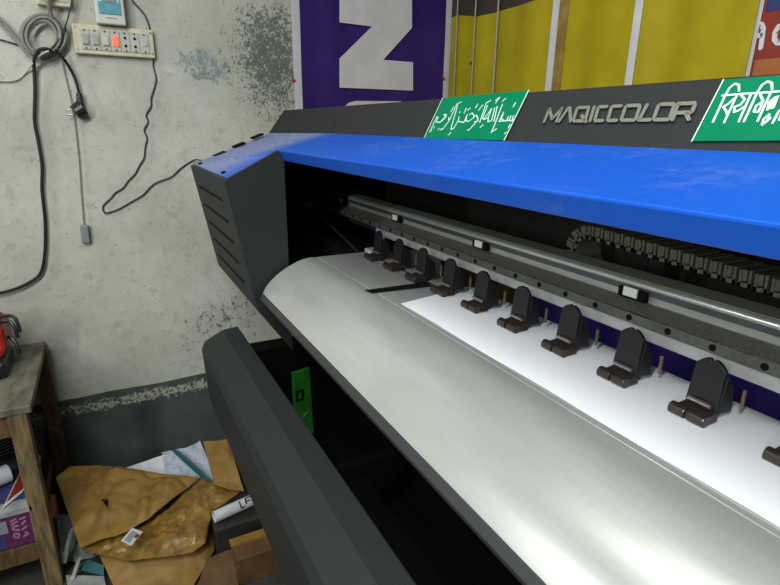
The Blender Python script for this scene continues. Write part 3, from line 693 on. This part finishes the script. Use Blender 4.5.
# wad of scrap beneath
tag(sheet('scrap_paper', fl((118,470,-1.19),(140,463,-1.19),(163,455,-1.17),(185,455,-1.17)), fl((120,490,-1.24),(150,485,-1.24),(175,480,-1.24),(195,485,-1.24)), M['card_white'], amp=.006), 'flat white scrap paper between the kraft bag and the dark dado', 'paper')
cl = sheet('blue_grey_cloth', fl((162,452,-1.17),(175,450,-1.15),(188,447,-1.13),(200,441,-1.13)), fl((166,476,-1.20),(180,479,-1.21),(198,480,-1.21),(217,481,-1.20)), M['cloth'], amp=.016, fr=16, seed=4, th=.003)
tag(cl, 'crumpled pale blue grey cloth with a teal stripe behind the kraft bag', 'cloth')
sheet('teal_stripe', fl((171,450,-1.130),(178,450,-1.125)), fl((204,480,-1.19),(213,481,-1.185)), M['teal'], cl, 6, 20, .006, 16, .012, 4)
kb = empty('kraft_bag', tuple(at(140,510,2,-1.355)), 'large folded kraft paper bag lying on the scrap heap under the wall', 'paper bag')
sheet('flap', fl((56,478,-1.17),(70,467,-1.165),(97,465,-1.16),(123,468,-1.165),(160,473,-1.17),(198,477,-1.18)), fl((80,547,-1.235),(100,539,-1.225),(117,535,-1.22),(130,530,-1.215),(147,520,-1.205),(198,479,-1.19)), M['kraft'], kb, amp=.022, fr=9, bulge=.02, seed=1)
sheet('glossy_lining', fl((78,545,-1.26),(117,530,-1.25),(147,515,-1.24),(175,490,-1.22),(198,474,-1.20),(216,480,-1.20),(240,492,-1.22)), fl((82,549,-1.265),(127,561,-1.27),(152,558,-1.27),(173,556,-1.27),(192,552,-1.265),(205,543,-1.26),(213,512,-1.245)), M['kraft_shiny'], kb, amp=.014, fr=15, bulge=.01, seed=2)
MB().strokes([[at(103,500,2,-1.172), at(106,503,2,-1.172), at(107,506,2,-1.172)],[at(107,500,2,-1.172), at(105,504,2,-1.172)]], .006, (0,0,1), .001).build('tear', M['void'], kb)
tag(sheet('kraft_sheet', fl((98,552,-1.31),(127,558,-1.30),(173,553,-1.30),(205,540,-1.29),(208,515,-1.28)), fl((120,600,-1.352),(150,604,-1.352),(190,592,-1.352),(214,550,-1.33),(215,530,-1.32)), M['kraft'], amp=.012, fr=8, seed=5), 'curved kraft sheet sticking out below the folded kraft bag', 'paper')
tag(sheet('kraft_paper', fl((203,441,-1.12),(215,441,-1.12),(228,439,-1.12)), fl((214,484,-1.19),(228,489,-1.19),(244,491,-1.19)), M['kraft'], amp=.008, fr=9, seed=8), 'upright kraft scrap beside the dryer hood and the blue grey cloth', 'paper')
cd = empty('picture_card', tuple(at(132,536,2,-1.205)), 'small picture card lying on the kraft bag', 'card')
zc0 = -1.192
MB().slab(fl((121,541,zc0),(132,528,zc0),(143,532,zc0),(131,546,zc0)), (0,0,.001)).build('card_sheet', M['card_white'], cd)
MB().slab(fl((124,540,zc0+.001),(132,531,zc0+.001),(138,533,zc0+.001),(129,543,zc0+.001)), (0,0,.0006)).build('grey_print', M['plug_grey'], cd)
MB().slab(fl((134,537,zc0+.001),(137,534,zc0+.001),(140,535,zc0+.001),(136,539,zc0+.001)), (0,0,.0007)).build('red_print', M['red_vinyl'], cd)
# dark box, rolled paper and carton beside the dryer hood
tag(MB().box(-1.70,-1.46,.165,.325,-H,-1.235).build('black_box', M['dark_bin'], bevel=.004), 'black mottled box under the rolled white paper', 'box')
ra, rb = at(214,517,2,-1.213), at(262,495.5,2,-1.213)
rp = empty('rolled_paper', tuple((ra+rb)/2-Vector((0,0,.02))), 'rolled white printed paper lying on the black box', 'roll')
mb = MB(); d = (rb-ra).normalized(); U = Vector((0,0,1)); V_ = d.cross(U).normalized(); n = 26; R0 = .020
def rollf(u, v):
    an = v*2*math.pi*1.35; r = R0-.0035*v
    return ra+(rb-ra)*u+(U*math.cos(an)+V_*math.sin(an))*r
mb.grid(rollf, 6, 40); mb.build('sheet', M['card_white'], rp, smooth=True, solid=.0012)
def cyl_pt(s_, an): return ra+(rb-ra)*s_+(U*math.cos(an)+V_*math.sin(an))*(R0+.0012)
toc = -1 if V_.dot(-(ra+rb)) < 0 else 1
mb = MB()
def arc(s0, s1, a0, a1): return [cyl_pt(s0+(s1-s0)*k/4, toc*(a0+(a1-a0)*k/4)) for k in range(5)]
for L in (arc(.50,.50,.2,1.3), arc(.50,.57,1.3,1.3), arc(.63,.61,.2,1.1), arc(.63,.76,.2,.2), arc(.62,.71,.7,.7)):
    for p, q_ in zip(L, L[1:]): mb.tube([p, q_], .0022, 6, 1)
mb.build('black_lettering', M['cable_black'], rp)
ct = empty('cardboard_carton', tuple(at(258,575,2,-1.355)), 'small brown cardboard carton at the foot of the dryer hood', 'box')
p1, p2 = at(237,560,2,-1.262), at(272,548,2,-1.262)
MB().box(-1.42,-1.335,.205,.36,-H,-1.262).build('carton_body', M['kraft_dark'], ct, bevel=.002)
MB().hexa([(-1.43,.20,-1.263),(-1.395,.20,-1.263),(-1.395,.36,-1.263),(-1.43,.36,-1.263),(-1.43,.20,-1.258),(-1.395,.20,-1.254),(-1.395,.36,-1.254),(-1.43,.36,-1.258)]).build('lid_flap', M['kraft'], ct)
tag(MB().slab(fl((196,592,-1.352),(207,560,-1.33),(232,550,-1.33),(240,592,-1.352)), (0,0,.006)).build('cardboard_scrap', M['kraft_dark']), 'dark brown cardboard scrap between kraft sheet and carton', 'cardboard')
# plastic bags and cards at the table foot
tag(sheet('plastic_bag', fl((56,515,-1.25),(66,514,-1.23),(76,520,-1.22),(84,540,-1.25)), fl((62,560,-1.345),(75,562,-1.345),(90,558,-1.345),(106,552,-1.345)), M['plastic_bag'], amp=.018, fr=16, seed=11), 'grey plastic bag crumpled between table leg and kraft bag', 'bag')
bnd = fl((70,530,-1.215),(74,527,-1.215),(66,564,-1.31),(61,563,-1.31))
tag(MB().slab(bnd, (0,0,.002)).build('white_strip', M['dim_white']), 'white paper strip standing upright against the grey plastic bag', 'strip')
tag(MB().slab(fl((78,558,-1.29),(82,556,-1.29),(74,580,-1.34),(70,580,-1.34)), (0,0,.002)).build('white_strip', M['dim_white']), 'short white paper strip lower down beside the teal card', 'strip')
tag(MB().slab(fl((78,570,-1.340),(88,560,-1.325),(104,566,-1.325),(104,576,-1.340)), (0,0,.003)).build('teal_card', M['teal']), 'dark teal card under the kraft bag edge', 'card')
tag(MB().slab(fl((66,576,-1.345),(104,577,-1.345),(106,586,-1.345),(68,588,-1.345)), (0,0,.004)).build('white_card', M['dim_white']), 'white card lying on the floor at the bottom edge', 'card')
a_, b_ = at(49.5,497,2,-1.26), at(53,521,2,-1.30)
tag(MB().cyl(a_, b_, .019, 16).build('orange_tube', M['orange'], bevel=.005), 'orange tube leaning behind the front table leg', 'tube')
# green packet inside the stand
gp = empty('green_packet', (-1.585,.51,-1.05), 'bright green printed packet standing inside the dark printer stand', 'packet')
MB().hexa([(-1.598,.480,-1.05),(-1.575,.480,-1.05),(-1.575,.545,-1.05),(-1.598,.545,-1.05),(-1.598,.478,-.805),(-1.583,.478,-.805),(-1.583,.540,-.797),(-1.598,.540,-.797)]).build('packet_body', M['packet_green'], gp, bevel=.002)
MB().strokes([[(-1.574,.486,-.905),(-1.574,.508,-.903),(-1.574,.508,-.868),(-1.574,.486,-.870),(-1.574,.486,-.905)]], .0055, (1,0,0), .001).build('black_square_mark', M['void'], gp)
MB().strokes([[(-1.572,.508,-.972),(-1.572,.522,-.958)]], .007, (1,0,0), .001).build('white_mark', M['dim_white'], gp)
MB().box(-1.60,-1.56,.40,.56,-1.075,-1.051).build('stand_bracket', M['void'], P)
for o in list(bpy.data.objects):
    if '_w' in o: del o['_w']
